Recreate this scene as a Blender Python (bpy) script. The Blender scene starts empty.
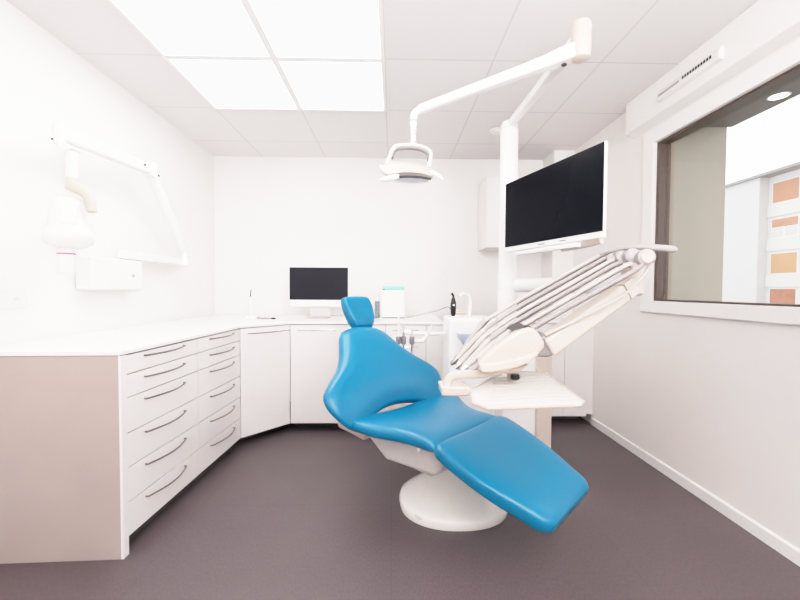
import bpy, bmesh, math, random
from mathutils import Vector, Matrix
random.seed(7)
D = bpy.data; SC = bpy.context.scene; COL = SC.collection
PI = math.pi
def V(*a): return Vector(a)

# ------------------------------------------------------------------ camera
FPX, YAW, PITCH, ROLL, EYE = 381.77, .0196, -.0276, .0053, 1.146
fw = V(math.sin(YAW)*math.cos(PITCH), math.cos(YAW)*math.cos(PITCH), math.sin(PITCH))
r0 = V(math.cos(YAW), -math.sin(YAW), 0); u0 = r0.cross(fw)
rt = math.cos(ROLL)*r0 + math.sin(ROLL)*u0; up = -math.sin(ROLL)*r0 + math.cos(ROLL)*u0
O = V(0, 0, EYE)
cam = D.objects.new('camera', D.cameras.new('camera')); COL.objects.link(cam)
cam.data.sensor_width = 36; cam.data.lens = FPX/800*36; cam.data.clip_start = .02; cam.data.clip_end = 300
cam.matrix_world = Matrix(((rt.x, up.x, -fw.x, 0), (rt.y, up.y, -fw.y, 0), (rt.z, up.z, -fw.z, EYE), (0, 0, 0, 1)))
SC.camera = cam
def ray(x, y): return fw + rt*((x-400)/FPX) + up*((300-y)/FPX)
def at(x, y, Y): d = ray(x, y); return O + d*(Y/d.y)          # survey point at depth Y
def atz(x, y, z): d = ray(x, y); return O + d*((z-EYE)/d.z)
def atx(x, y, X): d = ray(x, y); return O + d*(X/d.x)

# ------------------------------------------------------------------ materials
def lin(c): return tuple(((v/255)/12.92 if v/255 < .04045 else ((v/255+.055)/1.055)**2.4) for v in c)+(1,)
def mat(name, rgb, rough=.5, metal=0, noise=0, nscale=40, bump=0, bscale=200, spec=.5, coat=0, emit=None, es=0, alpha=None, trans=0, srgb=True):
    m = D.materials.new(name); m.use_nodes = True; nt = m.node_tree; b = nt.nodes['Principled BSDF']
    c = lin(rgb) if srgb else tuple(rgb)+(1,)
    b.inputs['Base Color'].default_value = c; b.inputs['Roughness'].default_value = rough; b.inputs['Metallic'].default_value = metal
    b.inputs['Specular IOR Level'].default_value = spec; b.inputs['Coat Weight'].default_value = coat
    b.inputs['Transmission Weight'].default_value = trans
    if alpha is not None: b.inputs['Alpha'].default_value = alpha
    if emit: b.inputs['Emission Color'].default_value = lin(emit); b.inputs['Emission Strength'].default_value = es
    tc = nt.nodes.new('ShaderNodeTexCoord')
    if noise:
        n = nt.nodes.new('ShaderNodeTexNoise'); n.inputs['Scale'].default_value = nscale; n.inputs['Detail'].default_value = 4
        mx = nt.nodes.new('ShaderNodeMixRGB'); mx.blend_type = 'MULTIPLY'; mx.inputs[0].default_value = 1
        rp = nt.nodes.new('ShaderNodeMapRange'); rp.inputs[1].default_value = .3; rp.inputs[2].default_value = .7
        rp.inputs[3].default_value = 1-noise; rp.inputs[4].default_value = 1+noise
        nt.links.new(tc.outputs['Object'], n.inputs['Vector']); nt.links.new(n.outputs['Fac'], rp.inputs[0])
        mx.inputs[1].default_value = c; nt.links.new(rp.outputs[0], mx.inputs[2]); nt.links.new(mx.outputs[0], b.inputs['Base Color'])
    if bump:
        n = nt.nodes.new('ShaderNodeTexNoise'); n.inputs['Scale'].default_value = bscale; n.inputs['Detail'].default_value = 3
        bp = nt.nodes.new('ShaderNodeBump'); bp.inputs['Strength'].default_value = bump; bp.inputs['Distance'].default_value = .002
        nt.links.new(tc.outputs['Object'], n.inputs['Vector']); nt.links.new(n.outputs['Fac'], bp.inputs['Height']); nt.links.new(bp.outputs[0], b.inputs['Normal'])
    return m
M = {}
M['wall'] = mat('wall_paint', (244, 241, 240), .65, noise=.01, nscale=3, bump=.08, bscale=150)
M['wall_r'] = mat('wall_paint_warm', (240, 234, 231), .65, noise=.01, nscale=3, bump=.08, bscale=150)
M['trimw'] = mat('white_trim', (245, 242, 240), .4, noise=.01)
M['lam'] = mat('white_laminate', (244, 240, 239), .28, noise=.01, nscale=8)
M['lam_end'] = mat('beige_laminate', (176, 163, 157), .4, noise=.03, nscale=5)
M['top'] = mat('white_worktop', (250, 249, 249), .18, noise=.01)
M['gap'] = mat('carcass_board', (172, 164, 163), .8, noise=.1)
M['kick'] = mat('dark_toe_kick', (78, 72, 73), .6, noise=.1)
M['steel'] = mat('brushed_steel', (150, 143, 140), .3, 1, noise=.06, nscale=90)
M['chrome'] = mat('chrome', (215, 215, 218), .15, 1, noise=.02)
M['blue'] = mat('blue_leatherette', (0, 116, 160), .28, noise=.03, nscale=30, bump=.12, bscale=420, spec=.5)
M['blue_d'] = mat('blue_leatherette_seam', (0, 106, 160), .45, noise=.05, nscale=30)
M['white'] = mat('white_gloss_plastic', (246, 244, 242), .25, noise=.01, coat=.2)
M['whitem'] = mat('white_matt_plastic', (244, 241, 240), .42, noise=.01)
M['cream'] = mat('cream_plastic', (206, 191, 180), .3, noise=.015, coat=.2)
M['beige'] = mat('beige_plastic', (202, 195, 179), .45, noise=.03)
M['grey'] = mat('light_grey_plastic', (168, 161, 163), .4, noise=.03)
M['greyd'] = mat('grey_plastic', (136, 130, 133), .4, noise=.03)
M['hose'] = mat('pale_grey_hose', (158, 150, 149), .38, noise=.02)
M['hosel'] = mat('cream_hose', (192, 183, 177), .35, noise=.02)
M['base'] = mat('chair_base_gloss', (243, 240, 235), .12, noise=.01, coat=.5)
M['under'] = mat('chair_underframe', (206, 200, 198), .4, noise=.02)
M['black'] = mat('black_plastic', (22, 22, 25), .35, noise=.1)
M['mark'] = mat('dark_marking', (60, 55, 58), .5, noise=.05)
M['screen'] = mat('dark_screen_glass', (8, 11, 20), .2, noise=.05, nscale=4, spec=.08)
M['screen2'] = mat('charcoal_screen_glass', (34, 34, 41), .3, noise=.05, nscale=4, spec=.2)
M['mint'] = mat('mint_green_plastic', (140, 226, 208), .4, noise=.04)
M['magenta'] = mat('magenta_line', (170, 50, 130), .5, noise=.05)
M['tan'] = mat('tan_bracket', (205, 190, 178), .45, noise=.03)
M['brown'] = mat('brown_window_frame', (78, 64, 56), .4, noise=.08)
M['brown2'] = mat('taupe_window_frame', (150, 134, 122), .4, noise=.06)
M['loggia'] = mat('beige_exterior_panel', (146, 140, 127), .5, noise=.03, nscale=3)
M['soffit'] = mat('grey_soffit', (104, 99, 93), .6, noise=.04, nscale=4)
M['facade'] = mat('white_render', (222, 221, 220), .8, noise=.02, nscale=1)
M['facade2'] = mat('pale_grey_render', (212, 212, 213), .8, noise=.02, nscale=1)
M['blind1'] = mat('terracotta_blind', (190, 136, 108), .7, noise=.05, nscale=5)
M['blind2'] = mat('orange_blind', (200, 148, 108), .7, noise=.05, nscale=5)
M['blind3'] = mat('rust_blind', (170, 112, 86), .7, noise=.12, nscale=3)
M['roof'] = mat('grey_roof_edge', (150, 148, 148), .7, noise=.05)
M['ground'] = mat('pale_asphalt', (170, 168, 165), .9, noise=.05, nscale=1)
M['tray'] = mat('frosted_tray', (240, 234, 229), .22, noise=.02, alpha=.78)
M['bottlec'] = mat('speckled_grey', (120, 130, 132), .5, noise=.6, nscale=60)
M['panel_e'] = mat('lit_diffuser', (255, 255, 255), .5, noise=.005, emit=(255, 253, 250), es=6)
M['spot_e'] = mat('warm_lit_lens', (255, 240, 220), .5, noise=.005, emit=(255, 226, 196), es=14)
M['lens'] = mat('lamp_lens', (214, 218, 228), .15, noise=.02, coat=.5)
# floor: dark grey-brown vinyl with a fine weave and faint sheet joints
m = mat('floor_vinyl', (90, 80, 83), .42, noise=.0); M['floor'] = m; nt = m.node_tree; b = nt.nodes['Principled BSDF']
tc = nt.nodes.new('ShaderNodeTexCoord')
n1 = nt.nodes.new('ShaderNodeTexNoise'); n1.inputs['Scale'].default_value = 170; n1.inputs['Detail'].default_value = 6
n2 = nt.nodes.new('ShaderNodeTexNoise'); n2.inputs['Scale'].default_value = 3; n2.inputs['Detail'].default_value = 3
mp = nt.nodes.new('ShaderNodeMapping'); mp.inputs['Scale'].default_value = (1, .35, 1)
nt.links.new(tc.outputs['Object'], mp.inputs[0]); nt.links.new(mp.outputs[0], n1.inputs['Vector']); nt.links.new(tc.outputs['Object'], n2.inputs['Vector'])
br = nt.nodes.new('ShaderNodeTexBrick'); br.offset = 0; br.inputs['Scale'].default_value = 1; br.inputs['Brick Width'].default_value = 1.0; br.inputs['Row Height'].default_value = 1.0
br.inputs['Mortar Size'].default_value = .003; br.inputs['Color1'].default_value = (1, 1, 1, 1); br.inputs['Color2'].default_value = (.97, .97, .97, 1); br.inputs['Mortar'].default_value = (.88, .88, .88, 1)
nt.links.new(tc.outputs['Object'], br.inputs['Vector'])
a1 = nt.nodes.new('ShaderNodeMapRange'); a1.inputs[1].default_value = .3; a1.inputs[2].default_value = .7; a1.inputs[3].default_value = .84; a1.inputs[4].default_value = 1.16
a2 = nt.nodes.new('ShaderNodeMapRange'); a2.inputs[1].default_value = .3; a2.inputs[2].default_value = .7; a2.inputs[3].default_value = .95; a2.inputs[4].default_value = 1.05
nt.links.new(n1.outputs['Fac'], a1.inputs[0]); nt.links.new(n2.outputs['Fac'], a2.inputs[0])
prev = None
for s in (a1.outputs[0], a2.outputs[0], br.outputs['Color']):
    mx = nt.nodes.new('ShaderNodeMixRGB'); mx.blend_type = 'MULTIPLY'; mx.inputs[0].default_value = 1
    if prev is None: mx.inputs[1].default_value = lin((90, 80, 83))
    else: nt.links.new(prev, mx.inputs[1])
    nt.links.new(s, mx.inputs[2]); prev = mx.outputs[0]
nt.links.new(prev, b.inputs['Base Color'])
# ceiling: square panels in a grid
TX, TY, T = -1.3023, 2.219, .625
m = mat('ceiling_panels', (232, 228, 228), .8); M['ceil'] = m; nt = m.node_tree; b = nt.nodes['Principled BSDF']
tc = nt.nodes.new('ShaderNodeTexCoord'); mp = nt.nodes.new('ShaderNodeMapping'); mp.inputs['Location'].default_value = (-TX, -TY, 0)
br = nt.nodes.new('ShaderNodeTexBrick'); br.offset = 0; br.inputs['Scale'].default_value = 1; br.inputs['Brick Width'].default_value = T; br.inputs['Row Height'].default_value = T
br.inputs['Mortar Size'].default_value = .006; br.inputs['Mortar Smooth'].default_value = .2
br.inputs['Color1'].default_value = lin((233, 229, 229)); br.inputs['Color2'].default_value = lin((231, 227, 227)); br.inputs['Mortar'].default_value = lin((214, 210, 210))
nt.links.new(tc.outputs['Object'], mp.inputs[0]); nt.links.new(mp.outputs[0], br.inputs['Vector']); nt.links.new(br.outputs['Color'], b.inputs['Base Color'])
# window glass: clear with mirror reflection at grazing angles
m = D.materials.new('window_glass'); m.use_nodes = True; nt = m.node_tree; nt.nodes.remove(nt.nodes['Principled BSDF'])
tr = nt.nodes.new('ShaderNodeBsdfTransparent'); gl = nt.nodes.new('ShaderNodeBsdfGlossy'); gl.inputs['Roughness'].default_value = .02
lw = nt.nodes.new('ShaderNodeLayerWeight'); lw.inputs['Blend'].default_value = .5; pw = nt.nodes.new('ShaderNodeMath'); pw.operation = 'POWER'; pw.inputs[1].default_value = 4
fr = nt.nodes.new('ShaderNodeMath'); fr.operation = 'MULTIPLY_ADD'; fr.inputs[1].default_value = .3; fr.inputs[2].default_value = .04
nt.links.new(lw.outputs['Facing'], pw.inputs[0]); nt.links.new(pw.outputs[0], fr.inputs[0]); mxs = nt.nodes.new('ShaderNodeMixShader')
nt.links.new(fr.outputs[0], mxs.inputs[0]); nt.links.new(tr.outputs[0], mxs.inputs[1]); nt.links.new(gl.outputs[0], mxs.inputs[2])
nt.links.new(mxs.outputs[0], nt.nodes['Material Output'].inputs[0]); M['glass'] = m

# ------------------------------------------------------------------ mesh helpers
def obj(name, bm, m, parent=None, smooth=35, bevel=0, seg=2, sub=0):
    bmesh.ops.recalc_face_normals(bm, faces=bm.faces)
    me = D.meshes.new(name); bm.to_mesh(me); bm.free()
    me.materials.append(M[m] if isinstance(m, str) else m)
    if smooth:
        me.shade_smooth(); me.set_sharp_from_angle(angle=math.radians(smooth))
    o = D.objects.new(name, me); COL.objects.link(o)
    if bevel:
        md = o.modifiers.new('bevel', 'BEVEL'); md.width = bevel; md.segments = seg; md.limit_method = 'ANGLE'; md.angle_limit = math.radians(40)
        md.harden_normals = False
        me.shade_smooth(); me.set_sharp_from_angle(angle=math.radians(50))
    if sub:
        md = o.modifiers.new('subd', 'SUBSURF'); md.levels = sub; md.render_levels = sub
    if parent is not None:
        o.parent = parent
        w = Matrix.Identity(4); p = parent
        while p is not None: w = p.matrix_basis @ w; p = p.parent
        o.matrix_basis = Matrix.Identity(4)
        me.transform(w.inverted())
    return o
def tag(o, label=None, cat=None, group=None, kind=None):
    if label: o['label'] = label
    if cat: o['category'] = cat
    if group: o['group'] = group
    if kind: o['kind'] = kind
    return o
def thing(name, label, cat, loc=(0, 0, 0), rz=0, group=None):
    o = D.objects.new(name, None); COL.objects.link(o); o.empty_display_size = .05
    o.location = loc; o.rotation_euler = (0, 0, rz)
    o.matrix_basis = Matrix.Translation(Vector(loc)) @ Matrix.Rotation(rz, 4, 'Z')
    return tag(o, label, cat, group)
def struct(name, bm, m, parent=None, **k):
    o = obj(name, bm, m, parent, **k)
    if parent is None: o['kind'] = 'structure'
    return o
def NB(): return bmesh.new()
def box(bm, x0, x1, y0, y1, z0, z1, mtx=None):
    vs = [bm.verts.new((x, y, z)) for x in (x0, x1) for y in (y0, y1) for z in (z0, z1)]
    for f in ((0, 1, 3, 2), (4, 6, 7, 5), (0, 4, 5, 1), (2, 3, 7, 6), (0, 2, 6, 4), (1, 5, 7, 3)): bm.faces.new([vs[i] for i in f])
    if mtx is not None:
        for v in vs: v.co = mtx @ v.co
    return bm
def bx(*a, mtx=None): return box(NB(), *a, mtx=mtx)
def spline(pts, n=8):
    pts = [Vector(p) for p in pts]; out = []
    for i in range(len(pts)-1):
        p0 = pts[max(i-1, 0)]; p1 = pts[i]; p2 = pts[i+1]; p3 = pts[min(i+2, len(pts)-1)]
        for k in range(n):
            t = k/n
            out.append(.5*((2*p1)+(p2-p0)*t+(2*p0-5*p1+4*p2-p3)*t*t+(3*p1-p0-3*p2+p3)*t**3))
    out.append(pts[-1]); return out
def tube(bm, pts, r, n=12, flat=1, upv=(0, 0, 1), caps=True):
    """sweep an ellipse (r across, r*flat along upv) along pts; r may be a list"""
    pts = [Vector(p) for p in pts]; N = len(pts); rings = []; U = Vector(upv)
    for i, p in enumerate(pts):
        t = (pts[min(i+1, N-1)]-pts[max(i-1, 0)]).normalized()
        s = t.cross(U)
        if s.length < 1e-3: s = t.cross(V(1, 0, 0))
        if s.length < 1e-3: s = t.cross(V(0, 1, 0))
        s.normalize(); w = s.cross(t).normalized(); rr = r[i] if isinstance(r, (list, tuple)) else r
        rings.append([bm.verts.new(p+s*(rr*math.cos(a))+w*(rr*flat*math.sin(a))) for a in [2*PI*k/n for k in range(n)]])
    for i in range(N-1):
        for k in range(n): bm.faces.new((rings[i][k], rings[i][(k+1) % n], rings[i+1][(k+1) % n], rings[i+1][k]))
    if caps: bm.faces.new(rings[0][::-1]); bm.faces.new(rings[-1])
    return bm
def tb(*a, **k): return tube(NB(), *a, **k)
def loft(bm, rings, caps=True):
    R = [[bm.verts.new(p) for p in ring] for ring in rings]; n = len(R[0])
    for i in range(len(R)-1):
        for k in range(n): bm.faces.new((R[i][k], R[i][(k+1) % n], R[i+1][(k+1) % n], R[i+1][k]))
    if caps: bm.faces.new(R[0][::-1]); bm.faces.new(R[-1])
    return bm
def lathe(bm, prof, n=32, origin=(0, 0, 0), axis=None, caps=True):
    """prof: (radius, height) pairs around axis (default z)"""
    o = Vector(origin); q = Vector((0, 0, 1)).rotation_difference(Vector(axis or (0, 0, 1)).normalized())
    return loft(bm, [[o + q @ V(r*math.cos(2*PI*k/n), r*math.sin(2*PI*k/n), h) for k in range(n)] for r, h in prof], caps)
def lt(*a, **k): return lathe(NB(), *a, **k)
def prism(bm, poly, off):
    off = Vector(off); a = [bm.verts.new(Vector(p)) for p in poly]; c = [bm.verts.new(Vector(p)+off) for p in poly]; n = len(poly)
    bm.faces.new(a[::-1]); bm.faces.new(c)
    for i in range(n): bm.faces.new((a[i], a[(i+1) % n], c[(i+1) % n], c[i]))
    return bm
def pr(*a): return prism(NB(), *a)
def superell(a, b, n, e=2.6):
    out = []
    for k in range(n):
        t = 2*PI*k/n; c, s = math.cos(t), math.sin(t)
        out.append((a*math.copysign(abs(c)**(2/e), c), b*math.copysign(abs(s)**(2/e), s)))
    return out
def lerp_table(tab, x):
    for i in range(len(tab)-1):
        if x <= tab[i+1][0]:
            # smooth cubic through neighbours
            p = [tab[max(i-1, 0)], tab[i], tab[i+1], tab[min(i+2, len(tab)-1)]]
            t = (x-tab[i][0])/(tab[i+1][0]-tab[i][0]); h = tab[i+1][0]-tab[i][0]
            d1 = (p[2][1]-p[0][1])/max(p[2][0]-p[0][0], 1e-6)*h; d2 = (p[3][1]-p[1][1])/max(p[3][0]-p[1][0], 1e-6)*h
            return (2*t**3-3*t*t+1)*p[1][1]+(t**3-2*t*t+t)*d1+(-2*t**3+3*t*t)*p[2][1]+(t**3-t*t)*d2
    return tab[-1][1]
def cushion(org, U, W, N, v0, v1, half, front, back, pe=5, qe=6, shape=None, nu=33, nv=33, arch=lambda s: 0, archt=lambda s: 0):
    """padded cushion: U across, W along, N outwards; half(v) = half width; shape(u,v) = extra offset along N"""
    bm = NB(); org = Vector(org); U, W, N = Vector(U).normalized(), Vector(W).normalized(), Vector(N).normalized()
    def prof(x, e): return max(0, 1-abs(x)**e)**(1/e*1.0)
    us = [math.sin(PI/2*(-1+2*i/(nu-1))) for i in range(nu)]; ts = [math.sin(PI/2*(-1+2*i/(nv-1))) for i in range(nv)]
    def P(s, t, side):
        v = v0+(v1-v0)*(t+1)/2; h = half(v); ww = v + arch(s)*(1-t)/2 + archt(s)*(1+t)/2
        th = prof(s, pe)*prof(t, qe)
        u = s*h; n = (front*th if side > 0 else -back*th) + (shape(u, v) if shape else 0)
        return org+U*u+W*ww+N*n
    G = {}
    for i, s in enumerate(us):
        for j, t in enumerate(ts):
            edge = i in (0, nu-1) or j in (0, nv-1)
            f = bm.verts.new(P(s, t, 1)); G[i, j, 1] = f; G[i, j, 0] = f if edge else bm.verts.new(P(s, t, -1))
    for i in range(nu-1):
        for j in range(nv-1):
            for k in (1, 0):
                q = [G[i, j, k], G[i+1, j, k], G[i+1, j+1, k], G[i, j+1, k]]
                q = q if k else q[::-1]
                try: bm.faces.new(q)
                except ValueError: pass
    return bm
def copy_tree(o, parent=None):
    c = o.copy(); COL.objects.link(c); c.parent = parent
    for ch in list(o.children): copy_tree(ch, c)
    return c

# ------------------------------------------------------------------ room
XL, XR, YB, YF, HC = -1.78, 1.7135, 3.87, -1.55, 2.462
struct('floor', bx(XL-.1, XR+.1, YF-.1, YB+.1, -.1, 0), 'floor')
struct('ceiling', bx(XL-.1, XR+.1, YF-.1, YB+.1, HC, HC+.08), 'ceil')
struct('wall_left', bx(XL-.1, XL, YF-.1, YB+.1, 0, HC), 'wall')
struct('wall_back', bx(XL, XR, YB, YB+.1, 0, HC), 'wall')
struct('wall_front', bx(XL, XR, YF-.1, YF, 0, HC), 'wall')
WY0, WY1, WZ0, WZ1 = .35, 2.48, 1.08, 2.11
bm = NB()
box(bm, XR, XR+.09, YF-.1, YB+.1, 0, WZ0); box(bm, XR, XR+.09, YF-.1, YB+.1, WZ1, HC)
box(bm, XR, XR+.09, YF-.1, WY0, WZ0, WZ1); box(bm, XR, XR+.09, WY1, YB+.1, WZ0, WZ1)
struct('wall_right', bm, 'wall_r')
struct('trim_1', bx(1.515, XR, 3.6, YB, 0, HC), 'wall', smooth=0)           # boxed-in shaft in the back corner
# window casing
bm = NB(); c = .02
box(bm, XR-c, XR+.001, WY1, WY1+.10, WZ0-.075, WZ1+.09); box(bm, XR-c, XR+.001, WY0-.1, WY0, WZ0-.075, WZ1+.09)
box(bm, XR-c, XR+.001, WY0, WY1, WZ1, WZ1+.09); box(bm, XR-c, XR+.001, WY0, WY1, WZ0-.075, WZ0)
struct('trim_2', bm, 'trimw', bevel=.003)
# white blind box along the head of the window
bm = NB(); prism(bm, [V(XR, .0, HC), V(1.648, .0, HC), V(1.648, .0, 2.247), V(XR, .0, 2.222)], V(0, 2.71, 0))
struct('trim_3', bm, 'trimw', bevel=.003)
bm = NB(); prism(bm, [V(XR, YF, 0), V(XR-.012, YF, 0), V(XR-.012, YF, .058), V(XR, YF, .064)], V(0, 3.2-YF, 0))
struct('baseboard_right', bm, 'trimw')
# window: brown frame, pane
w = thing('window_1', 'wide fixed window with brown frame looking out onto apartment block', 'window', (1.76, (WY0+WY1)/2, WZ0)); w['kind'] = 'structure'
bm = NB(); f = .03
box(bm, 1.719, 1.79, WY1-f, WY1, WZ0, WZ1); box(bm, 1.719, 1.79, WY0, WY0+f, WZ0, WZ1)
box(bm, 1.719, 1.79, WY0+f, WY1-f, WZ1-f*.5, WZ1); box(bm, 1.719, 1.79, WY0+f, WY1-f, WZ0, WZ0+f*.35)
obj('window_frame', bm, 'brown', w)
obj('window_pane', bx(1.764, 1.768, WY0+f, WY1-f, WZ0+.01, WZ1-.015), 'glass', w, smooth=0)
# outside reveal: beige side panel, soffit, sill slab
struct('wall_exterior', bx(1.80, 2.195, 2.50, 2.58, -.3, 2.30), 'loggia', smooth=0)
struct('trim_4', bx(1.80, 1.825, 2.475, 2.50, 1.0, 2.2), 'brown2', smooth=0)
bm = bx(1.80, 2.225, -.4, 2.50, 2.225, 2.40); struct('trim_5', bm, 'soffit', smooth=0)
struct('trim_6', bx(1.80, 2.225, -.4, 2.50, .95, 1.045), 'facade', smooth=0)
struct('ground', bx(2.3, 60, -30, 60, -4.1, -4), 'ground', smooth=0)
s = thing('downlight', 'lit round downlight recessed in grey soffit outside the window', 'light', (2.12, 2.09, 2.2245))
obj('trim_ring', lt([(.04, 0), (.05, 0), (.05, -.004), (.04, -.006), (.04, 0)], caps=False, n=28, origin=(2.12, 2.09, 2.2245)), 'chrome', s)
obj('lens', lt([(.001, -.001), (.04, -.001), (.04, -.003), (.001, -.004)], n=28, origin=(2.12, 2.09, 2.2245)), 'spot_e', s)

# apartment block across the street
BX = 30
def fz(y, x=785): return atx(x, y, BX).z
b_ = thing('apartment_building', 'white apartment block with orange roller blinds seen through window', 'building', (BX, 31, -4))
yl = atx(724, 200, BX).y; ym = atx(769, 200, BX).y; zr = 10.35
obj('gable_wall', bx(BX-.8, BX+8, ym, yl+1.2, -4, zr-.15), 'facade2', b_, smooth=0)
obj('wall', bx(BX, BX+8, -2, ym, -4, zr-.15), 'facade', b_, smooth=0)
obj('roof', bx(BX-1.1, BX+8, -2, yl+1.5, zr-.15, zr+.05), 'roof', b_, smooth=0)
obj('downpipe', tb([V(BX-.9, yl+.2, -4), V(BX-.9, yl+.2, zr)], .06, 8), 'facade2', b_)
wy1, wy0 = atx(774, 200, BX).y, atx(799.5, 200, BX).y
rows = [(181, 201, 'blind1', 0), (218, 236, 'blind1', 1), (253, 273, 'blind2', 0), (289, 304, 'blind3', 0)]
for col_ in range(6):
    for i, (ya, yb, bl, half) in enumerate(rows):
        z1, z0 = fz(ya), fz(yb); dy = -col_*4.2
        wn = obj('window', bx(BX-.06, BX+.02, wy0-.08+dy, wy1+.08+dy, z0-.12, z1+.06), 'trimw', b_, smooth=0)
        obj('blind', bx(BX-.1, BX-.06, wy0+dy, wy1+dy, z0+(z1-z0)*(.55 if half else 0), z1), bl, wn, smooth=0)
        if half:
            for k in (0, 1):
                obj('pane', bx(BX-.09, BX-.06, wy0+dy+k*1.0+.05, wy0+dy+k*1.0+.9, z0, z0+(z1-z0)*.5), 'facade2', wn, smooth=0)
    for i in range(4):
        z0 = fz(rows[i][1])
        obj('balcony', bx(BX-.16, BX, wy0-.5-col_*4.2, wy1+.35-col_*4.2, z0-1.05, z0-.14), 'facade', b_, smooth=0)

# ------------------------------------------------------------------ ceiling lights and fittings
def ceiling_panel(i, j, label):
    x0, y0 = TX+i*T, TY+j*T; g = .012
    t = thing('ceiling_light', label, 'ceiling light', (x0+T/2, y0+T/2, HC-.012), 0, 'square light panels in the ceiling grid')
    bm = NB(); e = .02
    for q in ((x0, x0+T, y0, y0+e), (x0, x0+T, y0+T-e, y0+T), (x0, x0+e, y0+e, y0+T-e), (x0+T-e, x0+T, y0+e, y0+T-e)):
        box(bm, *q, HC-.012, HC-.0005)
    obj('frame', bm, 'trimw', t, smooth=0)
    obj('diffuser', bx(x0+e, x0+T-e, y0+e, y0+T-e, HC-.008, HC-.002), 'panel_e', t, smooth=0)
ceiling_panel(0, -1, 'lit square ceiling panel nearest the left wall, cut off by top edge')
ceiling_panel(1, -1, 'lit square ceiling panel beside the lamp arm, cut off by top edge')
ceiling_panel(0, 0, 'lit square ceiling panel towards back wall, on the side of the drawer cabinets')
ceiling_panel(1, 0, 'lit square ceiling panel towards back wall, nearest the operating lamp')
p = V(.85, 3.16, HC)
s = thing('smoke_detector', 'small round white ceiling detector behind the white pole', 'detector', p)
obj('base', lt([(.055, 0), (.06, -.008), (.055, -.014)], origin=p), 'whitem', s); obj('cap', lt([(.04, -.014), (.042, -.026), (.025, -.032)], origin=p), 'whitem', s)

# ventilation unit on the blind box
vx = 1.648
s = thing('vent_unit', 'slim white air vent with dark slots on box above window', 'vent', (vx, 2.14, 2.34))
mt = Matrix.Translation((vx, 2.14, 2.34))
bm = NB(); prism(bm, [V(0, -.235, -.036), V(-.028, -.235, -.03), V(-.028, -.235, .012), V(-.016, -.235, .03), V(0, -.235, .036)], V(0, .45, 0)); bm.transform(mt)
obj('housing', bm, 'whitem', s, bevel=.003)
bm = NB()
for k in range(11): box(bm, -.0295, -.026, -.19+k*.0185, -.1775+k*.0185, -.006, .010, mt)
obj('slots', bm, 'black', s, smooth=0)
obj('slider', bx(-.0305, -.027, .03, .2, -.01, .004, mtx=mt), 'grey', s, bevel=.001)

# ------------------------------------------------------------------ fitted cabinets
CZ = .885; FX = -1.135
def handle(p0, p1, out, parent, r=.0034, m='steel', sag=.03):
    """bow handle between p0 and p1, bulging along out"""
    p0, p1, out = Vector(p0), Vector(p1), Vector(out)
    pts = [p0]; 
    for k in range(13):
        t = k/12; pts.append(p0.lerp(p1, t)+out*(.012+sag*math.sin(PI*t)))
    pts.append(p1)
    return obj('handle', tb(pts, r, 8, flat=1.3), m, parent)
def drawer_cabinet(y0, y1, label, hc, endpanel):
    t = thing('drawer_cabinet', label, 'cabinet', (-1.45, (y0+y1)/2, 0), 0, 'drawer cabinets along the left wall')
    obj('carcass', bx(XL+.005, FX-.022, y0+.002, y1-.002, .075, CZ-.022), 'gap', t, smooth=0)
    obj('toe_kick', bx(XL+.01, FX-.055, y0+.001, y1-.002, 0, .075), 'kick', t, smooth=0)
    zs = [CZ-.024, .776, .675, .522, .372, .222, .072]
    for k in range(6):
        d = obj('drawer', bx(FX-.02, FX, y0+.003, y1-.003, zs[k+1]+.0025, zs[k]-.0025), 'lam', t, bevel=.0015)
        z = zs[k]-.032 if k else zs[k]-.02
        handle((FX, hc-.15, z), (FX, hc+.15, z), (1, 0, 0), d)
    pv = V(FX, 1.604, 0); t.rotation_euler.z = -.045            # the run stands slightly skewed to the wall
    t.location = pv + Matrix.Rotation(-.045, 3, 'Z') @ (Vector(t.location)-pv)
    if endpanel:
        e1, e2 = V(XL+.004, 1.578, 0), V(FX-.005, 1.604, 0)
        obj('end_panel', pr([e1, e2, e2+V(0, .034, 0), e1+V(0, .05, 0)], V(0, 0, CZ-.022)), 'lam_end', t, smooth=0)
        obj('panel_edge', pr([e2, e2+V(.010, .001, 0), e2+V(.010, .034, 0), e2+V(0, .034, 0)], V(0, 0, CZ-.022)), 'lam', t, smooth=0)
    return t
drawer_cabinet(1.64, 2.19, 'white six-drawer cabinet at the open end of the counter, with pinkish side panel', 1.90, True)
drawer_cabinet(2.19, 2.735, 'white six-drawer cabinet next to the corner door, second from the counter end', 2.47, False)
YD = 3.04; YQ = 3.2
A_, B_ = V(-1.084, 2.735, 0), V(-.812, YD, 0)
def door_cabinet(name, label, p0, p1, hx=None, drawers=None, depth=.6, plain=False, back=None):
    p0, p1 = Vector(p0), Vector(p1); d = (p1-p0).normalized(); nrm = V(d.y, -d.x, 0); L = (p1-p0).length
    t = thing(name, label, 'cabinet', (p0+p1)/2-nrm*.2)
    mt = Matrix(((d.x, -nrm.x, 0, p0.x), (d.y, -nrm.y, 0, p0.y), (0, 0, 1, 0), (0, 0, 0, 1)))   # x along, y inwards
    obj('carcass', bx(.002, L-.002, .021, depth, .071, CZ-.022, mtx=mt), 'gap', t, smooth=0)
    obj('toe_kick', bx(.0, L, .14, .17, 0, .07, mtx=mt), 'kick', t, smooth=0)
    zs = drawers or [CZ-.024, .07]
    for k in range(len(zs)-1):
        dr = obj('drawer' if drawers else 'door', bx(.002, L-.002, 0, .02, zs[k+1]+.0018, zs[k]-.0018, mtx=mt), 'lam', t, bevel=.0015)
        if not plain:
            a, e = hx; z = zs[k]-.04
            handle(mt @ V(a, 0, z), mt @ V(e, 0, z), nrm, dr, sag=.02, m='chrome')
    return t
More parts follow.
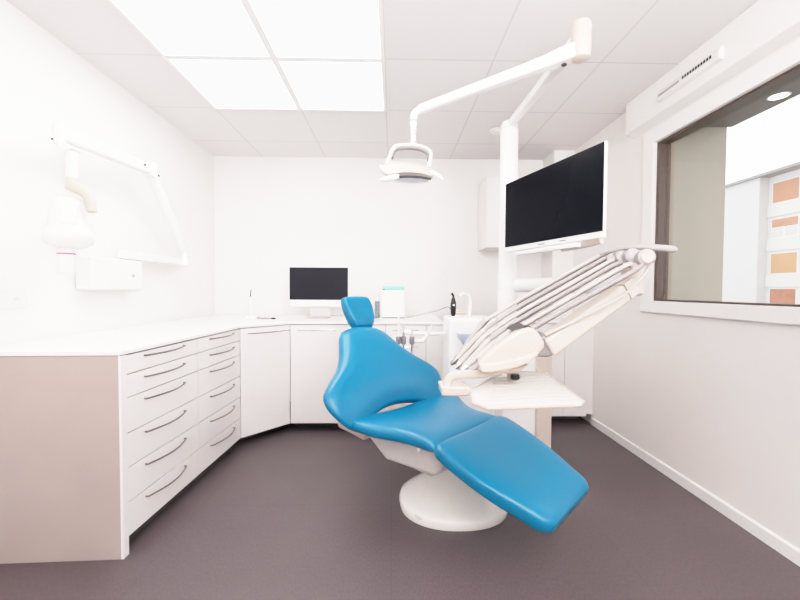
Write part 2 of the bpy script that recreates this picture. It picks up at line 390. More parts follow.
door_cabinet('base_cabinet', 'white base cabinet with a slanted door across the corner', A_, B_, (.05, .40), depth=.26)
door_cabinet('base_cabinet', 'white base cabinet with one door below the computer monitor', B_, (-.385, YD, 0), (.06, .36), depth=.6)
door_cabinet('base_cabinet', 'white base cabinet half hidden behind the blue backrest', (-.385, YD, 0), (-.055, YD, 0), (.06, .27), depth=.6)
door_cabinet('drawer_cabinet', 'white drawer cabinet behind the upright suction instruments', (-.055, YD, 0), (.27, YD, 0), (.06, .26), drawers=[CZ-.024, .73, .55, .32, .07], depth=.6)
door_cabinet('base_cabinet', 'narrow white end cabinet at the far end of the counter', (.27, YD, 0), (.42, YD, 0), plain=True, depth=.6)
door_cabinet('base_cabinet', 'white base cabinet behind the dental unit column', (.85, YQ, 0), (1.466, YQ, 0), plain=True, depth=.38)
door_cabinet('base_cabinet', 'narrow white base cabinet in the corner against the window wall', (1.466, YQ, 0), (1.66, YQ, 0), plain=True, depth=.38)
struct('trim_7', bx(1.66, XR, YQ+.004, YQ+.38, .09, CZ-.022), 'lam', smooth=0)
# worktops
poly = [V(XL+.003, 1.572, CZ-.02), V(FX+.006, 1.598, CZ-.02), V(-1.080, 2.73, CZ-.02), V(-.812, YD-.006, CZ-.02), V(.425, YD-.006, CZ-.02), V(.425, YB-.003, CZ-.02), V(XL+.003, YB-.003, CZ-.02)]
tag(obj('worktop', pr(poly, V(0, 0, .02)), 'top', bevel=.003), 'long white L-shaped worktop over drawers and doors, holding the computer monitor', 'worktop')
tag(obj('worktop', bx(.85, 1.7, YQ-.006, 3.595, CZ-.02, CZ), 'top', bevel=.003), 'short white worktop in the far corner behind the hoses', 'worktop')
# wall cabinet behind the screen
s = thing('wall_cabinet', 'white wall cabinet hung behind the wall of the pole and screen', 'cabinet', (1.18, 3.7, 1.54))
s['label'] = 'white wall cabinet on back wall, partly hidden by pole and large screen'
obj('carcass', bx(.865, 1.51, 3.56, YB-.002, 1.54, 2.2), 'lam', s, smooth=0)
for k in (0, 1): obj('door', bx(.866+k*.322, .866+k*.322+.32, 3.54, 3.559, 1.542, 2.198), 'lam', s, bevel=.0015)

# wall socket
s = thing('wall_socket', 'white double wall socket above the counter at left edge', 'socket', (XL, 1.79, 1.09))
obj('plate', bx(XL, XL+.008, 1.70, 1.885, 1.05, 1.135), 'whitem', s, bevel=.003)
for y in (1.745, 1.835):
    q = obj('outlet', lt([(.022, .008), (.022, .0095), (.019, .0095), (.017, .0085), (.002, .0085)], n=20, origin=(XL, y, 1.09), axis=(1, 0, 0)), 'whitem', s)
    bm = NB()
    for dy, dz in ((-.008, 0), (.008, 0), (0, .006)): lathe(bm, [(.0025, .0086), (.0025, .0092)], 8, (XL, y+dy, 1.09+dz), (1, 0, 0))
    obj('pin_holes', bm, 'greyd', q)

# ------------------------------------------------------------------ dental chair
CA = math.radians(45); CB = V(.222, 1.944, 0)
cx, cy = V(math.cos(CA), math.sin(CA), 0), V(-math.sin(CA), math.cos(CA), 0)   # across, towards the head
def CP(x, y, z): return CB+cx*x+cy*y+V(0, 0, z)
chair = thing('dental_chair', 'blue padded dental chair with white base, reclined in mid-room', 'dental chair', CB)
# floor base: glossy sloping foot
rings = []
bc = V(.33, 2.02, 0)
for z, sx, sy, ox, oy in ((0, .285, .245, 0, 0), (.03, .290, .250, 0, 0), (.048, .282, .243, .002, .003), (.065, .258, .222, .008, .014), (.10, .21, .182, .026, .03), (.14, .165, .15, .045, .05), (.20, .142, .135, .04, .07), (.30, .13, .125, .0, .09)):
    rings.append([bc+V(x+ox, y+oy, z) for x, y in superell(sx, sy, 64, 2.25)])
obj('base', loft(NB(), rings), 'base', chair, smooth=50)
obj('foot_pad', lt([(.03, .0), (.03, .004), (.022, .006), (.001, .006)], n=24, origin=atz(421, 513, .048)-V(0, 0, .005), axis=(-.25, -.5, 1)), 'under', chair)
# underframe: trough below the seat and lift column
def trap(y, z, w, h): return [CP(-w, y, z), CP(w, y, z), CP(w*.8, y, z-h), CP(-w*.8, y, z-h)]
def sec(y, zt, zb, w): return [CP(-w, y, zt), CP(w, y, zt), CP(w*.93, y, zb), CP(-w*.93, y, zb)]
obj('underframe', loft(NB(), [sec(.34, .44, .385, .20), sec(.30, .44, .36, .205), sec(.16, .44, .28, .21), sec(-.15, .44, .30, .205), sec(-.19, .44, .34, .2)]), 'under', chair, bevel=.012, seg=3)
obj('lift_arm', loft(NB(), [[CP(-.07, .16, .3), CP(.1, .16, .3), CP(.1, -.06, .3), CP(-.07, -.06, .3)], [CP(-.05, .14, .2), CP(.14, .14, .2), CP(.14, -.02, .2), CP(-.05, -.02, .2)]]), 'under', chair, bevel=.01)
obj('backrest_bracket', loft(NB(), [sec(.52, .40, .36, .24), sec(.30, .41, .345, .24)]), 'cream', chair, bevel=.01, seg=3)
kb = CP(-.215, -.10, .425)
obj('knob', lt([(.006, 0), (.006, .02), (.011, .021), (.011, .03), (.004, .033)], n=16, origin=kb, axis=-cx), 'white', chair)
# seat
zS = .512
halfS = lambda v: lerp_table([(-.24, .285), (-.17, .268), (-.08, .264), (0, .29), (.08, .345), (.15, .385), (.2, .385), (.235, .355), (.26, .31)], v)
seat = cushion(CP(0, 0, zS-.05), cx, cy, V(0, 0, 1), -.215, .25, halfS, .045, .055, pe=3.2, qe=3.6,
    shape=lambda u, v: .03*(u/.35)**2*(.15+max(0, v+.1)*3))
obj('seat', seat, 'blue', chair, smooth=80)
# leg rest
lt_dir = (CP(.035, -.69, .318)-CP(0, -.225, zS)).normalized(); lt_n = cx.cross(-lt_dir).normalized()
if lt_n.z < 0: lt_n = -lt_n
Lr = (CP(.035, -.69, .318)-CP(0, -.225, zS)).length
halfL = lambda v: lerp_table([(0, .268), (.04, .287), (.25, .278), (Lr-.08, .232), (Lr-.03, .218), (Lr, .185)], v)
leg = cushion(CP(-.012, -.232, zS)-lt_n*.05, -cx, lt_dir, lt_n, 0, Lr, halfL, .045, .05, pe=4, qe=6, shape=lambda u, v: -.010*math.cos(u/.25*PI/2)+.01)
obj('leg_rest', leg, 'blue', chair, smooth=80)
# backrest
BR = math.radians(38)
bv = cy*math.sin(BR)+V(0, 0, math.cos(BR)); bn = cx.cross(bv).normalized()
if bn.dot(V(0, -1, 0)) < 0: bn = -bn
B0 = CP(-.045, .21, .515)
halfB = lambda v: lerp_table([(-.03, .30), (0, .35), (.05, .395), (.12, .43), (.18, .425), (.235, .37), (.30, .29), (.36, .24), (.43, .20), (.49, .17), (.53, .135)], v)
back = cushion(B0-bn*.04, cx, bv, bn, -.03, .53, halfB, .065, .05, pe=2.7, qe=3.2, nu=41, nv=41,
    shape=lambda u, v: .03*(u/.4)**2+.02*math.sin(max(0, min(1, v/.5))*PI)*(1-(u/.4)**2), arch=lambda s: .09*(1-s*s)-.035, archt=lambda s: -.02*s*s)
obj('backrest', back, 'blue', chair, smooth=80)
obj('backrest_shell', cushion(B0-bn*.095, cx, bv, bn, .04, .5, lambda v: halfB(v)*.8, .02, .03, pe=4, qe=5), 'cream', chair, smooth=80)
# headrest
hr = B0+bv*.625+cx*.05
HB = math.radians(28); hv = cy*math.sin(HB)+V(0, 0, math.cos(HB)); hn = cx.cross(hv).normalized()
if hn.dot(V(0, -1, 0)) < 0: hn = -hn
head = cushion(hr-hn*.03, cx, hv, hn, -.10, .10, lambda v: lerp_table([(-.1, .066), (-.05, .092), (.03, .106), (.1, .102)], v), .045, .045, pe=3.6, qe=4,
    shape=lambda u, v: .014*(u/.11)**2, archt=lambda s: .012*(1-s*s))
obj('headrest', head, 'blue', chair, smooth=80)
obj('headrest_stem', tb([B0+bv*.42-bn*.09+cx*.02, B0+bv*.56-bn*.07+cx*.03, hr-hn*.07], .018, 12, flat=.5), 'chrome', chair)

# ------------------------------------------------------------------ dental unit: column, cuspidor, pole
unit = thing('dental_unit', 'white floor-standing dental unit with cuspidor and tall pole behind the chair', 'dental unit', (.75, 2.5, 0))
obj('column', bx(.665, .93, 2.26, 2.66, 0, .80), 'whitem', unit, bevel=.012, seg=3)
obj('side_panel', bx(.86, .955, 2.24, 2.68, .0, .78), 'cream', unit, bevel=.008)
obj('cuspidor_body', bx(.36, .67, 2.40, 2.72, 0, .965), 'whitem', unit, bevel=.02, seg=3)
bwl = V(.515, 2.42, .80)
obj('bowl', lt([(.02, -.02), (.07, .0), (.105, .045), (.115, .075), (.108, .078), (.09, .05), (.05, .015), (.005, .01)], n=40, origin=bwl), 'lens', unit)
sp = [at(469, 320, 2.5), at(470, 305, 2.5), at(469, 297, 2.5), at(464, 293.5, 2.48), at(459, 296, 2.46)]
obj('cup_filler', tb(spline(sp, 6), .011, 12), 'white', unit)
PX, PY = .725, 2.40
obj('pole', lt([(.058, .0), (.058, .36), (.056, .362), (.056, .47), (.054, .472), (.054, 1.36), (.050, 1.368), (.02, 1.37)], n=32, origin=(PX, PY, .78)), 'whitem', unit)
obj('collar', lt([(.060, 0), (.060, .075)], n=32, origin=(PX, PY, 1.14)), 'white', unit)
# assistant arm with suction handles behind the backrest
ua = [V(.42, 2.57, .86), V(.34, 2.56, .85), V(.22, 2.55, .85), V(.06, 2.54, .86)]
obj('assistant_arm', tb(spline(ua, 6), .013, 12), 'white', unit)
for px_, m_, hh in ((398.5, 'white', .17), (403.5, 'chrome', .10), (412, 'chrome', .07)):
    q = at(px_, 340, 2.53)
    hd = obj('suction_holder', lt([(.012, -.03), (.017, -.02), (.017, .02), (.012, .025)], n=16, origin=q), 'greyd', unit)
    obj('suction_handle', lt([(.007, -.1), (.010, -.02), (.009, .03), (.006, hh*.7), (.006, hh)], n=14, origin=q), m_, hd)
h2 = [at(423, 340, 2.53), at(428, 334, 2.53), at(432, 325, 2.51)]
obj('spray_handle', tb(spline(h2, 5), [.012]*3+[.009]*5+[.005]*3, 12), 'white', unit)
obj('spray_holder', tb([at(414, 341, 2.54), at(424, 341, 2.53)], .012, 12), 'white', unit)

# curing light and its holder
s = thing('curing_light', 'black handheld dental light standing beside the cup filler tube', 'dental light', V(.40, 2.5, .965))
q = at(453.2, 317, 2.46)
zz = lambda y: at(453.2, y, 2.46).z-q.z
obj('body', lt([(.010, .006), (.0165, .02), (.0185, zz(307)), (.018, zz(303)), (.012, zz(299)), (.009, zz(298))], n=20, origin=q), 'black', s)
obj('tip', tb([q+V(0, 0, zz(298)), q+V(0, 0, zz(296)), q+V(-.011, 0, zz(293))], [.008, .007, .009], 12), 'black', s)
obj('button', lt([(.006, 0), (.006, .003)], n=14, origin=q+V(0, -.0175, zz(305)), axis=(0, -1, .1)), 'white', s)
obj('stand', bx(q.x-.022, q.x+.03, q.y-.03, q.y+.03, .966, q.z+.006), 'white', s, bevel=.004)
obj('holder_arm', tb([q+V(.015, 0, .03), q+V(.085, .0, .03)], .013, 12), 'tan', s)

# ------------------------------------------------------------------ operating lamp on the pole
lamp = thing('operating_lamp', 'white operating lamp on a long jointed arm above the chair', 'lamp', (PX, PY, 2.215))
j = at(581, 40, 1.6); e = at(419, 110, 1.86); zt = 2.15
obj('pivot', lt([(.052, 0), (.052, .02), (.045, .04), (.02, .045)], n=32, origin=(PX, PY, zt)), 'white', lamp)
a0 = V(PX, PY, zt+.02); a1 = V(j.x, j.y, 2.2)
d = (a1-a0).normalized(); sd = V(d.y, -d.x, 0)
def rect(p, s_, w, h): return [p-s_*w-V(0, 0, h), p+s_*w-V(0, 0, h), p+s_*w+V(0, 0, h), p-s_*w+V(0, 0, h)]
obj('support_arm', loft(NB(), [rect(a0, sd, .022, .02), rect(a0.lerp(a1, .5), sd, .024, .02), rect(a1, sd, .03, .022)]), 'white', lamp, bevel=.008, seg=3)
jz = a1.z
obj('joint', lt([(.02, -.10), (.036, -.092), (.04, -.06), (.04, -.004), (.0385, -.002), (.0385, .002), (.04, .004), (.04, .04), (.034, .055), (.015, .06)], n=32, origin=(j.x, j.y, jz)), 'cream', lamp)
b0 = V(j.x, j.y, jz-.055); b1 = Vector(e)
d2 = V(b1.x-b0.x, b1.y-b0.y, 0).normalized(); s2 = V(d2.y, -d2.x, 0)
rg = []
for t, w, h in ((-.0, .032, .03), (.12, .03, .03), (.2, .024, .026), (.5, .022, .022), (.85, .02, .02), (.95, .019, .021), (1, .018, .02)):
    p = b0.lerp(b1, t); rg.append(rect(p, s2, w, h))
obj('spring_arm', loft(NB(), rg), 'white', lamp, bevel=.009, seg=3)
bm = NB(); lathe(bm, [(.011, 0), (.011, .004)], 14, b0.lerp(b1, .09)+V(0, 0, -.034), (0, 0, -1)); obj('lock_screw', bm, 'mark', lamp)
en = Vector(e)
obj('elbow', tb(spline([en+d2*-.005, en+d2*.02+V(0, 0, -.012), en+d2*.028+V(0, 0, -.045), en+d2*.026+V(0, 0, -.075)], 5), .017, 14), 'white', lamp)
st0 = en+d2*.026+V(0, 0, -.07)
st1 = at(413.5, 147, st0.y)
obj('swivel', lt([(.0135, 0), (.0135, .035), (.011, .037), (.011, .05), (.013, .052), (.013, (st0.z-st1.z))], n=20, origin=st1), 'white', lamp)
yl_ = st0.y
bm = NB()
for yy_ in (132, 135, 143):
    q = at(415, yy_, st0.y); lathe(bm, [(.003, 0), (.003, .003)], 10, q+V(0, -.015, 0), (0, -1, 0))
obj('screws', bm, 'mark', lamp)
# handle frame of the head (a U turned over)
hp = [at(386.5, 166, yl_-.03), at(390, 156, yl_-.02), at(393.5, 149, yl_), at(399, 146, yl_), at(413, 145.7, yl_), at(424, 148, yl_), at(430, 152.5, yl_), at(430.5, 158, yl_-.01), at(428.5, 168, yl_-.02)]
hf = obj('yoke', tb(spline(hp, 5), .0095, 12, flat=2.0, upv=(0, 1, 0)), 'white', lamp)
hm = at(409.5, 172, yl_)
obj('inner_strip', tb(spline([hm+(q-hm)*.885 for q in hp[1:-1]], 5), .0055, 10, flat=2.4, upv=(0, 1, 0)), 'greyd', hf)
# head: a shallow curved reflector shell, gull-winged
def Lp(x, y, dy): return at(x, y, yl_+dy)
secs = []
for x, yt, yb, w in ((379, 165, 167.5, .035), (383, 165.5, 174, .06), (388, 163, 178.5, .085), (394, 161, 178.5, .10), (402, 161, 177, .11), (412, 162, 176.5, .11), (422, 164, 177.5, .105), (430, 167.5, 179, .09), (433, 170, 178.5, .07)):
    ring = []
    for k in range(20):
        a = 2*PI*k/20; c_, s_ = math.cos(a), math.sin(a); yy = (yt+yb)/2-(yb-yt)/2*math.copysign(abs(s_)**.8, s_)
        ring.append(Lp(x, yy, w*c_*(.75 if s_ > 0 else 1)))
    secs.append(ring)
obj('reflector_shell', loft(NB(), secs), 'cream', lamp, smooth=60)
bd = [Lp(394+i*(431-394)/10, 177.4-1.6*math.sin(PI*i/10)+1.6*i/10, -.108+.0025*abs(i-4)) for i in range(11)]
obj('dark_band', tb(bd, .0055, 8), 'mark', lamp)
rim = [Lp(380+i*(399-380)/5, 180.5-4.2*i/5, -.07-.035*i/5) for i in range(6)]
obj('grip', tb(rim, [.006, .010, .013, .014, .013, .010], 12), 'white', lamp)
obj('grip', tb([Lp(431, 172, -.05), Lp(437, 175, -.06), Lp(441.5, 178.5, -.06), Lp(443, 179.5, -.06)], [.012, .011, .009, .006], 12), 'white', lamp)
obj('lens', cushion(Lp(412, 178, -.0), V(1, 0, 0), V(0, 1, 0), V(0, 0, -1), -.075, .075, lambda v: .085, .02, .004, pe=2.2, qe=2.2, nu=17, nv=17), 'lens', lamp, smooth=80)

# ------------------------------------------------------------------ large screen on the pole
tv = thing('wall_screen', 'large black patient screen in white frame mounted on the pole', 'screen', (PX, 2.2, 1.4))
tv.name = 'patient_monitor'
yA, yB_ = 2.10, 1.485
TL, BL = at(506, 183, yA), at(505, 246, yA); TR, BRc = at(604, 143.5, yB_), at(602.5, 233, yB_)
# square the corners to a true upright rectangle
zt_, zb_ = (TL.z+TR.z)/2, (BL.z+BRc.z)/2
l2, r2 = V((TL.x+BL.x)/2, yA, 0), V((TR.x+BRc.x)/2, yB_, 0)
dd = (r2-l2).normalized(); nn = V(dd.y, -dd.x, 0); 
if nn.x > 0: nn = -nn
Wd = (r2-l2).length
mt = Matrix(((dd.x, -nn.x, 0, l2.x), (dd.y, -nn.y, 0, l2.y), (0, 0, 1, 0), (0, 0, 0, 1)))   # x along, y away from viewer
obj('frame', bx(-.004, Wd+.005, .002, .016, zb_-.026, zt_+.003, mtx=mt), 'white', tv, bevel=.004)
obj('display', bx(0, Wd, -.001, .004, zb_, zt_, mtx=mt), 'screen', tv, smooth=0)
bm = NB()
for k in range(3): box(bm, Wd*.42+k*.016, Wd*.42+k*.016+.012, -.0005, .003, zb_-.016, zb_-.010, mt)
obj('badge', bm, 'greyd', tv, smooth=0)
obj('button_strip', bx(Wd*.64, Wd*.70, -.0005, .003, zb_-.015, zb_-.010, mtx=mt), 'greyd', tv, smooth=0)
obj('lower_rail', bx(.09, Wd-.13, .0, .03, zb_-.05, zb_-.03, mtx=mt), 'white', tv, bevel=.005)
obj('mount_plate', bx(Wd*.35, Wd*.75, .017, .06, zb_+.05, zt_-.06, mtx=mt), 'whitem', tv, bevel=.006)
mp_ = mt @ V(Wd*.55, .07, (zb_+zt_)/2)
obj('bracket_arm', tb([V(PX+.03, PY-.02, mp_.z), V(PX+.14, PY-.12, mp_.z), mp_+V(.03, 0, 0)], .022, 12), 'whitem', tv)
hk = [mt @ V(Wd*.62, .03, zb_-.045), mt @ V(Wd*.8, .035, zb_-.04), mt @ V(Wd*.93, .045, zb_-.03)]
obj('handle', tb(spline(hk, 5), .014, 12), 'cream', tv)

# ------------------------------------------------------------------ delivery unit: arms, instrument head, whips, tray
du = thing('delivery_unit', 'cream dental delivery unit with row of hoses on swinging arm over the chair', 'delivery unit', (.72, 2.4, 1.17))
elb = at(632, 281, 1.52)
obj('swing_arm', tb([V(PX+.05, PY-.03, 1.175), V(PX+.12, PY-.2, 1.175), V(elb.x+.02, elb.y+.06, 1.172)], .041, 16), 'white', du)
obj('elbow_joint', lt([(.03, -.06), (.042, -.05), (.042, .05), (.03, .06)], n=24, origin=elb+V(.02, .03, 0)), 'cream', du)
ah, at_ = at(545, 347, 1.36), at(622, 292, 1.48)
dv = (at_-ah).normalized(); sv = V(0, 1, 0); uv = dv.cross(sv).normalized()
if uv.z < 0: uv = -uv
def orect(p, w, h): return [p-sv*w-uv*h, p+sv*w-uv*h, p+sv*w+uv*h, p-sv*w+uv*h]
obj('balance_arm', loft(NB(), [orect(ah, .045, .036), orect(ah.lerp(at_, .5), .043, .035), orect(at_, .04, .034)]), 'cream', du, bevel=.012, seg=3)
obj('arm_end_cap', loft(NB(), [orect(at_, .04, .034), orect(at_+dv*.06, .032, .030)]), 'cream', du, bevel=.004, seg=2)
YH = 1.27
hinge = [(531, 356.5), (533, 347), (541, 337), (549, 334.5), (558, 338), (562, 347), (561, 353), (548, 357.5)]
obj('hinge_cover', pr([at(x, y, YH+.06) for x, y in hinge], V(0, .12, 0)), 'greyd', du, bevel=.008, seg=3)
pod = [(479, 362), (488, 353), (502, 342), (516, 332.5), (523, 329), (529, 327.5), (535, 329.5), (539, 334), (545, 343), (544, 348), (538, 355.5), (520, 361), (500, 366), (482, 369)]
pf = [at(x, y, YH) for x, y in pod]; pcn = sum(pf, V(0, 0, 0))/len(pf)
obj('instrument_head', loft(NB(), [pf, [pcn+(q-pcn)*1.0+V(.012, .06, 0) for q in pf], [pcn+(q-pcn)*.8+V(.045, .13, 0) for q in pf]]), 'cream', du, bevel=.014, seg=4)
rimp = [(479, 362.5), (484, 364.5), (500, 362.5), (520, 357.5), (538, 351.5), (538.5, 356), (530, 362.5), (518, 367.5), (506, 370.5), (492, 372.5), (482, 372.8), (479.5, 368)]
obj('head_rim', pr([at(x, y, YH-.028) for x, y in rimp], V(.02, .12, 0)), 'cream', du, bevel=.006, seg=3)
wedge = [(494, 371), (522, 366), (530, 364.5), (521, 372), (508, 374)]
obj('head_underside', pr([at(x, y, YH+.03) for x, y in wedge], V(0, .12, 0)), 'cream', du, bevel=.006)
obj('black_knob', lt([(.012, 0), (.016, -.004), (.016, -.016), (.01, -.02)], n=18, origin=at(515, 374, YH+.05)), 'black', du)
# dark recess at the top of the head where the whips pass
obj('recess', pr([at(x, y, YH+.02) for x, y in [(517, 332.5), (523, 327.5), (530, 326), (534, 329), (526, 330)]], V(0, .15, 0)), 'black', du, bevel=.003)
# grab handle
hb = [at(500, 371.5, YH+.06), at(478, 374, YH+.03), at(462, 374.5, YH), at(453, 376, YH-.02), at(448, 381, YH-.02), at(447, 388, YH-.02)]
gh = obj('grab_handle', tb(spline(hb, 6), .0145, 14, flat=1.0), 'cream', du)
obj('grip_pad', prism(NB(), [at(x, y, YH-.05) for x, y in [(441, 387), (470, 387.5), (470, 396.5), (442, 396.5)]], V(0, .09, 0)), 'cream', gh, bevel=.006, seg=3)
# tray
zT = .815
tp = [atz(474, 403, zT), atz(487, 407.5, zT), atz(580, 404.5, zT), atz(583.5, 401.5, zT), atz(546, 373, zT), atz(505, 371, zT), atz(470, 390, zT)]
tr_ = obj('tray', pr(tp, V(0, 0, -.006)), 'tray', du, bevel=.002)
bm = NB()
for i in range(9):
    t = (i+.5)/9; a = tp[1].lerp(tp[6].lerp(tp[5], .6), t); c = tp[3].lerp(tp[4], t)
    tube(bm, [a.lerp(c, .03)+V(0, 0, .002), a.lerp(c, .97)+V(0, 0, .002)], .003, 8, flat=.5)
obj('ribs', bm, 'tray', tr_)
bm = NB(); rp = [p_+V(0, 0, -.002) for p_ in tp]; tube(bm, rp+[rp[0]], .006, 8); obj('rim', bm, 'cream', tr_)
obj('tray_stem', lt([(.018, 0), (.018, at(512, 372, YH+.12).z-zT)], n=16, origin=V(at(512, 372, YH+.12).x, at(512, 372, YH+.12).y, zT)), 'cream', du)
# pulley block
yP = 1.40
pc = [(644.5, 257.5, 1.40, .030), (631, 256, 1.44, .027), (621, 257, 1.48, .025), (611, 259, 1.52, .021)]
for x, y, Y_, r_ in pc:
    c_ = at(x, y, Y_); obj('pulley', lt([(r_*.82, -.026), (r_, -.022), (r_, .016), (r_*.86, .02)], n=28, origin=c_, axis=(.25, 1, 0)), 'grey', du, smooth=40)
obj('pulley_cap', lt([(.001, 0), (.02, -.002), (.022, .0)], n=24, origin=at(644.5, 257.5, 1.40)+V(-.006, -.027, 0), axis=(.25, 1, 0)), 'tan', du)
gp = [at(600, 254, 1.54), at(622, 248.5, 1.46), at(643, 247, 1.41), at(656, 248, 1.385), at(665, 248.5, 1.375), at(672.5, 249.5, 1.37), at(674, 252, 1.37)]
obj('top_handle', tb(spline(gp, 6), [.004+.009*min(1, i/16) for i in range(34)]+[.011, .009, .006], 12), 'grey', du)
# whips: swinging instrument rods with hoses, and the handpieces in front
wh = [  # pulley end, upper bend, mid, lower, tip, depth
  ((618, 251), (605, 253), (560, 277.5), (517, 301.5), (483, 322), (455, 360), 1.56, 'grey'),
  ((626, 250), (611, 255), (560, 283.5), (517, 308), (483, 331), (452.5, 363), 1.52, 'steel'),
  ((632, 251), (616, 258), (560, 290), (517, 314.5), (484, 337), (457, 367), 1.48, 'white'),
  ((622, 263), (612, 266), (560, 296), (517, 321), (488, 341), (460, 371), 1.44, 'white'),
  ((632, 264), (621, 268), (562, 302.5), (520, 327), (492, 345), (463, 370), 1.40, 'steel'),
  ((642, 265), (630, 273), (565, 309), (525, 333), (500, 350), (470, 372), 1.36, 'grey')]
for i, (p0, p1, p2, p3, p4, p5, Yw, tm) in enumerate(wh):
    pts = [at(*p0, Yw), at(*p1, Yw), at(*p2, Yw), at(*p3, Yw-.01), at(*p4, Yw-.02)]
    hs = obj('hose', tb(spline(pts, 8), 0.0078, 12), 'hosel' if i % 2 == 0 else 'hose', du)
    pts2 = [q+V(.003, .012, -.0105) for q in pts[:4]]
    obj('whip_rod', tb(spline(pts2, 8), .0042, 8), 'greyd', hs)
    # handpiece
    a = at(*p4, Yw-.02); c = at(*p5, Yw-.05); 
    hp_ = obj('handpiece', tb([a.lerp(c, t) for t in (-.08, 0, .15, .3, .55, .75, .9, 1)], [.007, .0105, .0115, .0105, .0095, .0085, .0065, .005], 14), 'hosel' if tm != 'grey' else 'grey', du)
    obj('tip', tb([a.lerp(c, .86), a.lerp(c, .97), a.lerp(c, 1.05)], [.009, .0105, .0065], 12), 'steel' if i in (0, 1, 3, 5) else 'chrome', hp_)
# loose hose looping below the pulley block
lp = [at(650, 264, 1.40), at(644, 275, 1.40), at(630, 290, 1.40), at(612, 302, 1.38), at(590, 313, 1.36), at(566, 325, 1.34), at(545, 335, 1.33)]
obj('hose', tb(spline(lp, 8), .006, 10), 'hosel', du)
obj('swivel_sticks', tb([at(490, 318, 1.56), at(470, 340, 1.55)], .007, 10), 'greyd', du).name = 'handpiece'

# ------------------------------------------------------------------ x-ray unit on the left wall
xr = thing('xray_unit', 'white wall-mounted dental x-ray unit with folding arm above the left counter', 'x-ray machine', (XL, 2.36, 1.13))
obj('wall_box', bx(XL, XL+.106, 2.17, 2.60, 1.135, 1.325), 'white', xr, bevel=.014, seg=3)
obj('box_button', lt([(.012, 0), (.012, .004), (.006, .005)], n=18, origin=(XL+.106, 2.50, 1.225), axis=(1, 0, 0)), 'grey', xr)
obj('bracket_arm', bx(XL+.04, XL+.10, 2.45, 3.13, 1.33, 1.385), 'white', xr, bevel=.01, seg=3)
q0, q1, q2 = V(-1.66, 3.09, 1.385), V(-1.62, 2.60, 1.935), V(-1.60, 1.86, 1.885)
obj('bracket_post', lt([(.03, 0), (.03, .05), (.022, .06), (.022, .11), (.03, .12)], n=22, origin=(-1.66, 3.09, 1.33)), 'white', xr)
def beam(a, c, w, h, name, m='white'):
    d_ = (c-a).normalized(); s_ = d_.cross(V(0, 0, 1)).normalized(); u_ = s_.cross(d_)
    return obj(name, loft(NB(), [[p-s_*w-u_*h, p+s_*w-u_*h, p+s_*w+u_*h, p-s_*w+u_*h] for p in (a, a.lerp(c, .5), c)]), m, xr, bevel=.012, seg=3)
beam(q0+V(0, 0, .06), q1, .024, .028, 'lower_arm')
beam(q1, q2, .024, .034, 'upper_arm')
obj('elbow', lt([(.02, -.036), (.05, -.032), (.05, .032), (.02, .036)], n=28, origin=q1, axis=(1, 0, 0)), 'white', xr)
bm = NB(); lathe(bm, [(.008, 0), (.008, .004)], 10, q1+V(.03, -.1, -.0), (1, 0, 0)); lathe(bm, [(.008, 0), (.008, .004)], 10, q1+V(.037, .03, -.03), (1, 0, 0)); obj('screws', bm, 'mark', xr)
yE = 1.86
def sx(x, y): return at(x, y, yE)
obj('arm_end', lt([(.015, 0), (.023, .008), (.024, .08), (.02, .1), (.008, .108)], n=24, origin=sx(59.5, 145)), 'white', xr)
obj('end_screw', lt([(.005, 0), (.005, .004)], n=10, origin=sx(57, 141)+V(0, -.024, 0), axis=(0, -1, 0)), 'mark', xr)
obj('hanger', loft(NB(), [[sx(60, 140)+V(0, -.02, 0), sx(60, 140)+V(0, .02, 0), sx(60, 146)+V(0, .02, 0), sx(60, 146)+V(0, -.02, 0)], [sx(78, 150)+V(0, -.03, 0), sx(78, 150)+V(0, .03, 0), sx(66, 155)+V(0, .03, 0), sx(66, 155)+V(0, -.03, 0)]]), 'white', xr, bevel=.006)
tp_, bt_ = sx(71.5, 152), sx(71.5, 178)
obj('drop_tube', lt([(.025, 0), (.023, tp_.z-bt_.z)], n=26, origin=V(tp_.x, tp_.y, bt_.z)), 'white', xr)
obj('joint_sleeve', lt([(.023, 0), (.026, .004), (.026, bt_.z-sx(71.5, 190).z-.03), (.025, bt_.z-sx(71.5, 190).z)], n=26, origin=V(tp_.x, tp_.y, sx(71.5, 190).z)), 'beige', xr)
obj('yoke', tb(spline([sx(72, 186), sx(80, 190), sx(87, 195), sx(90.5, 203), sx(92.5, 212)], 5), [.027]*5+[.025]*5+[.023]*6+[.02]*5, 16), 'beige', xr)
hc_ = sx(69, 225); g = (380/1.86)/1.0
def hz(y): return sx(69, y).z-hc_.z
obj('tube_head', lt([(0.0231, hz(197)), (0.0539, hz(199)), (0.0678, hz(203)), (0.0708, hz(210)), (0.0793, hz(228)), (0.0963, hz(232)), (0.0993, hz(237)), (0.0909, hz(243)), (0.0655, hz(247)), (0.0385, hz(249))], n=44, origin=hc_), 'white', xr, smooth=40)
obj('head_panel', cushion(hc_+V(.046, -.056, hz(217)), V(.77, .64, 0), V(0, 0, 1), V(.64, -.77, 0), -.045, .045, lambda v: .03, .008, .004, pe=4, qe=4, nu=13, nv=13), 'whitem', xr, smooth=80)
cc_ = sx(66.5, 262)
obj('collimator', lt([(.031, sx(66, 273).z-cc_.z), (.035, sx(66, 271).z-cc_.z), (.035, sx(66, 255).z-cc_.z), (.035, sx(66, 247).z-cc_.z)], n=32, origin=cc_), 'whitem', xr)
obj('collimator_ring', lt([(.0355, 0), (.036, .001), (.036, .005), (.0355, .006)], n=32, origin=V(cc_.x, cc_.y, sx(66, 254.5).z)), 'magenta', xr)

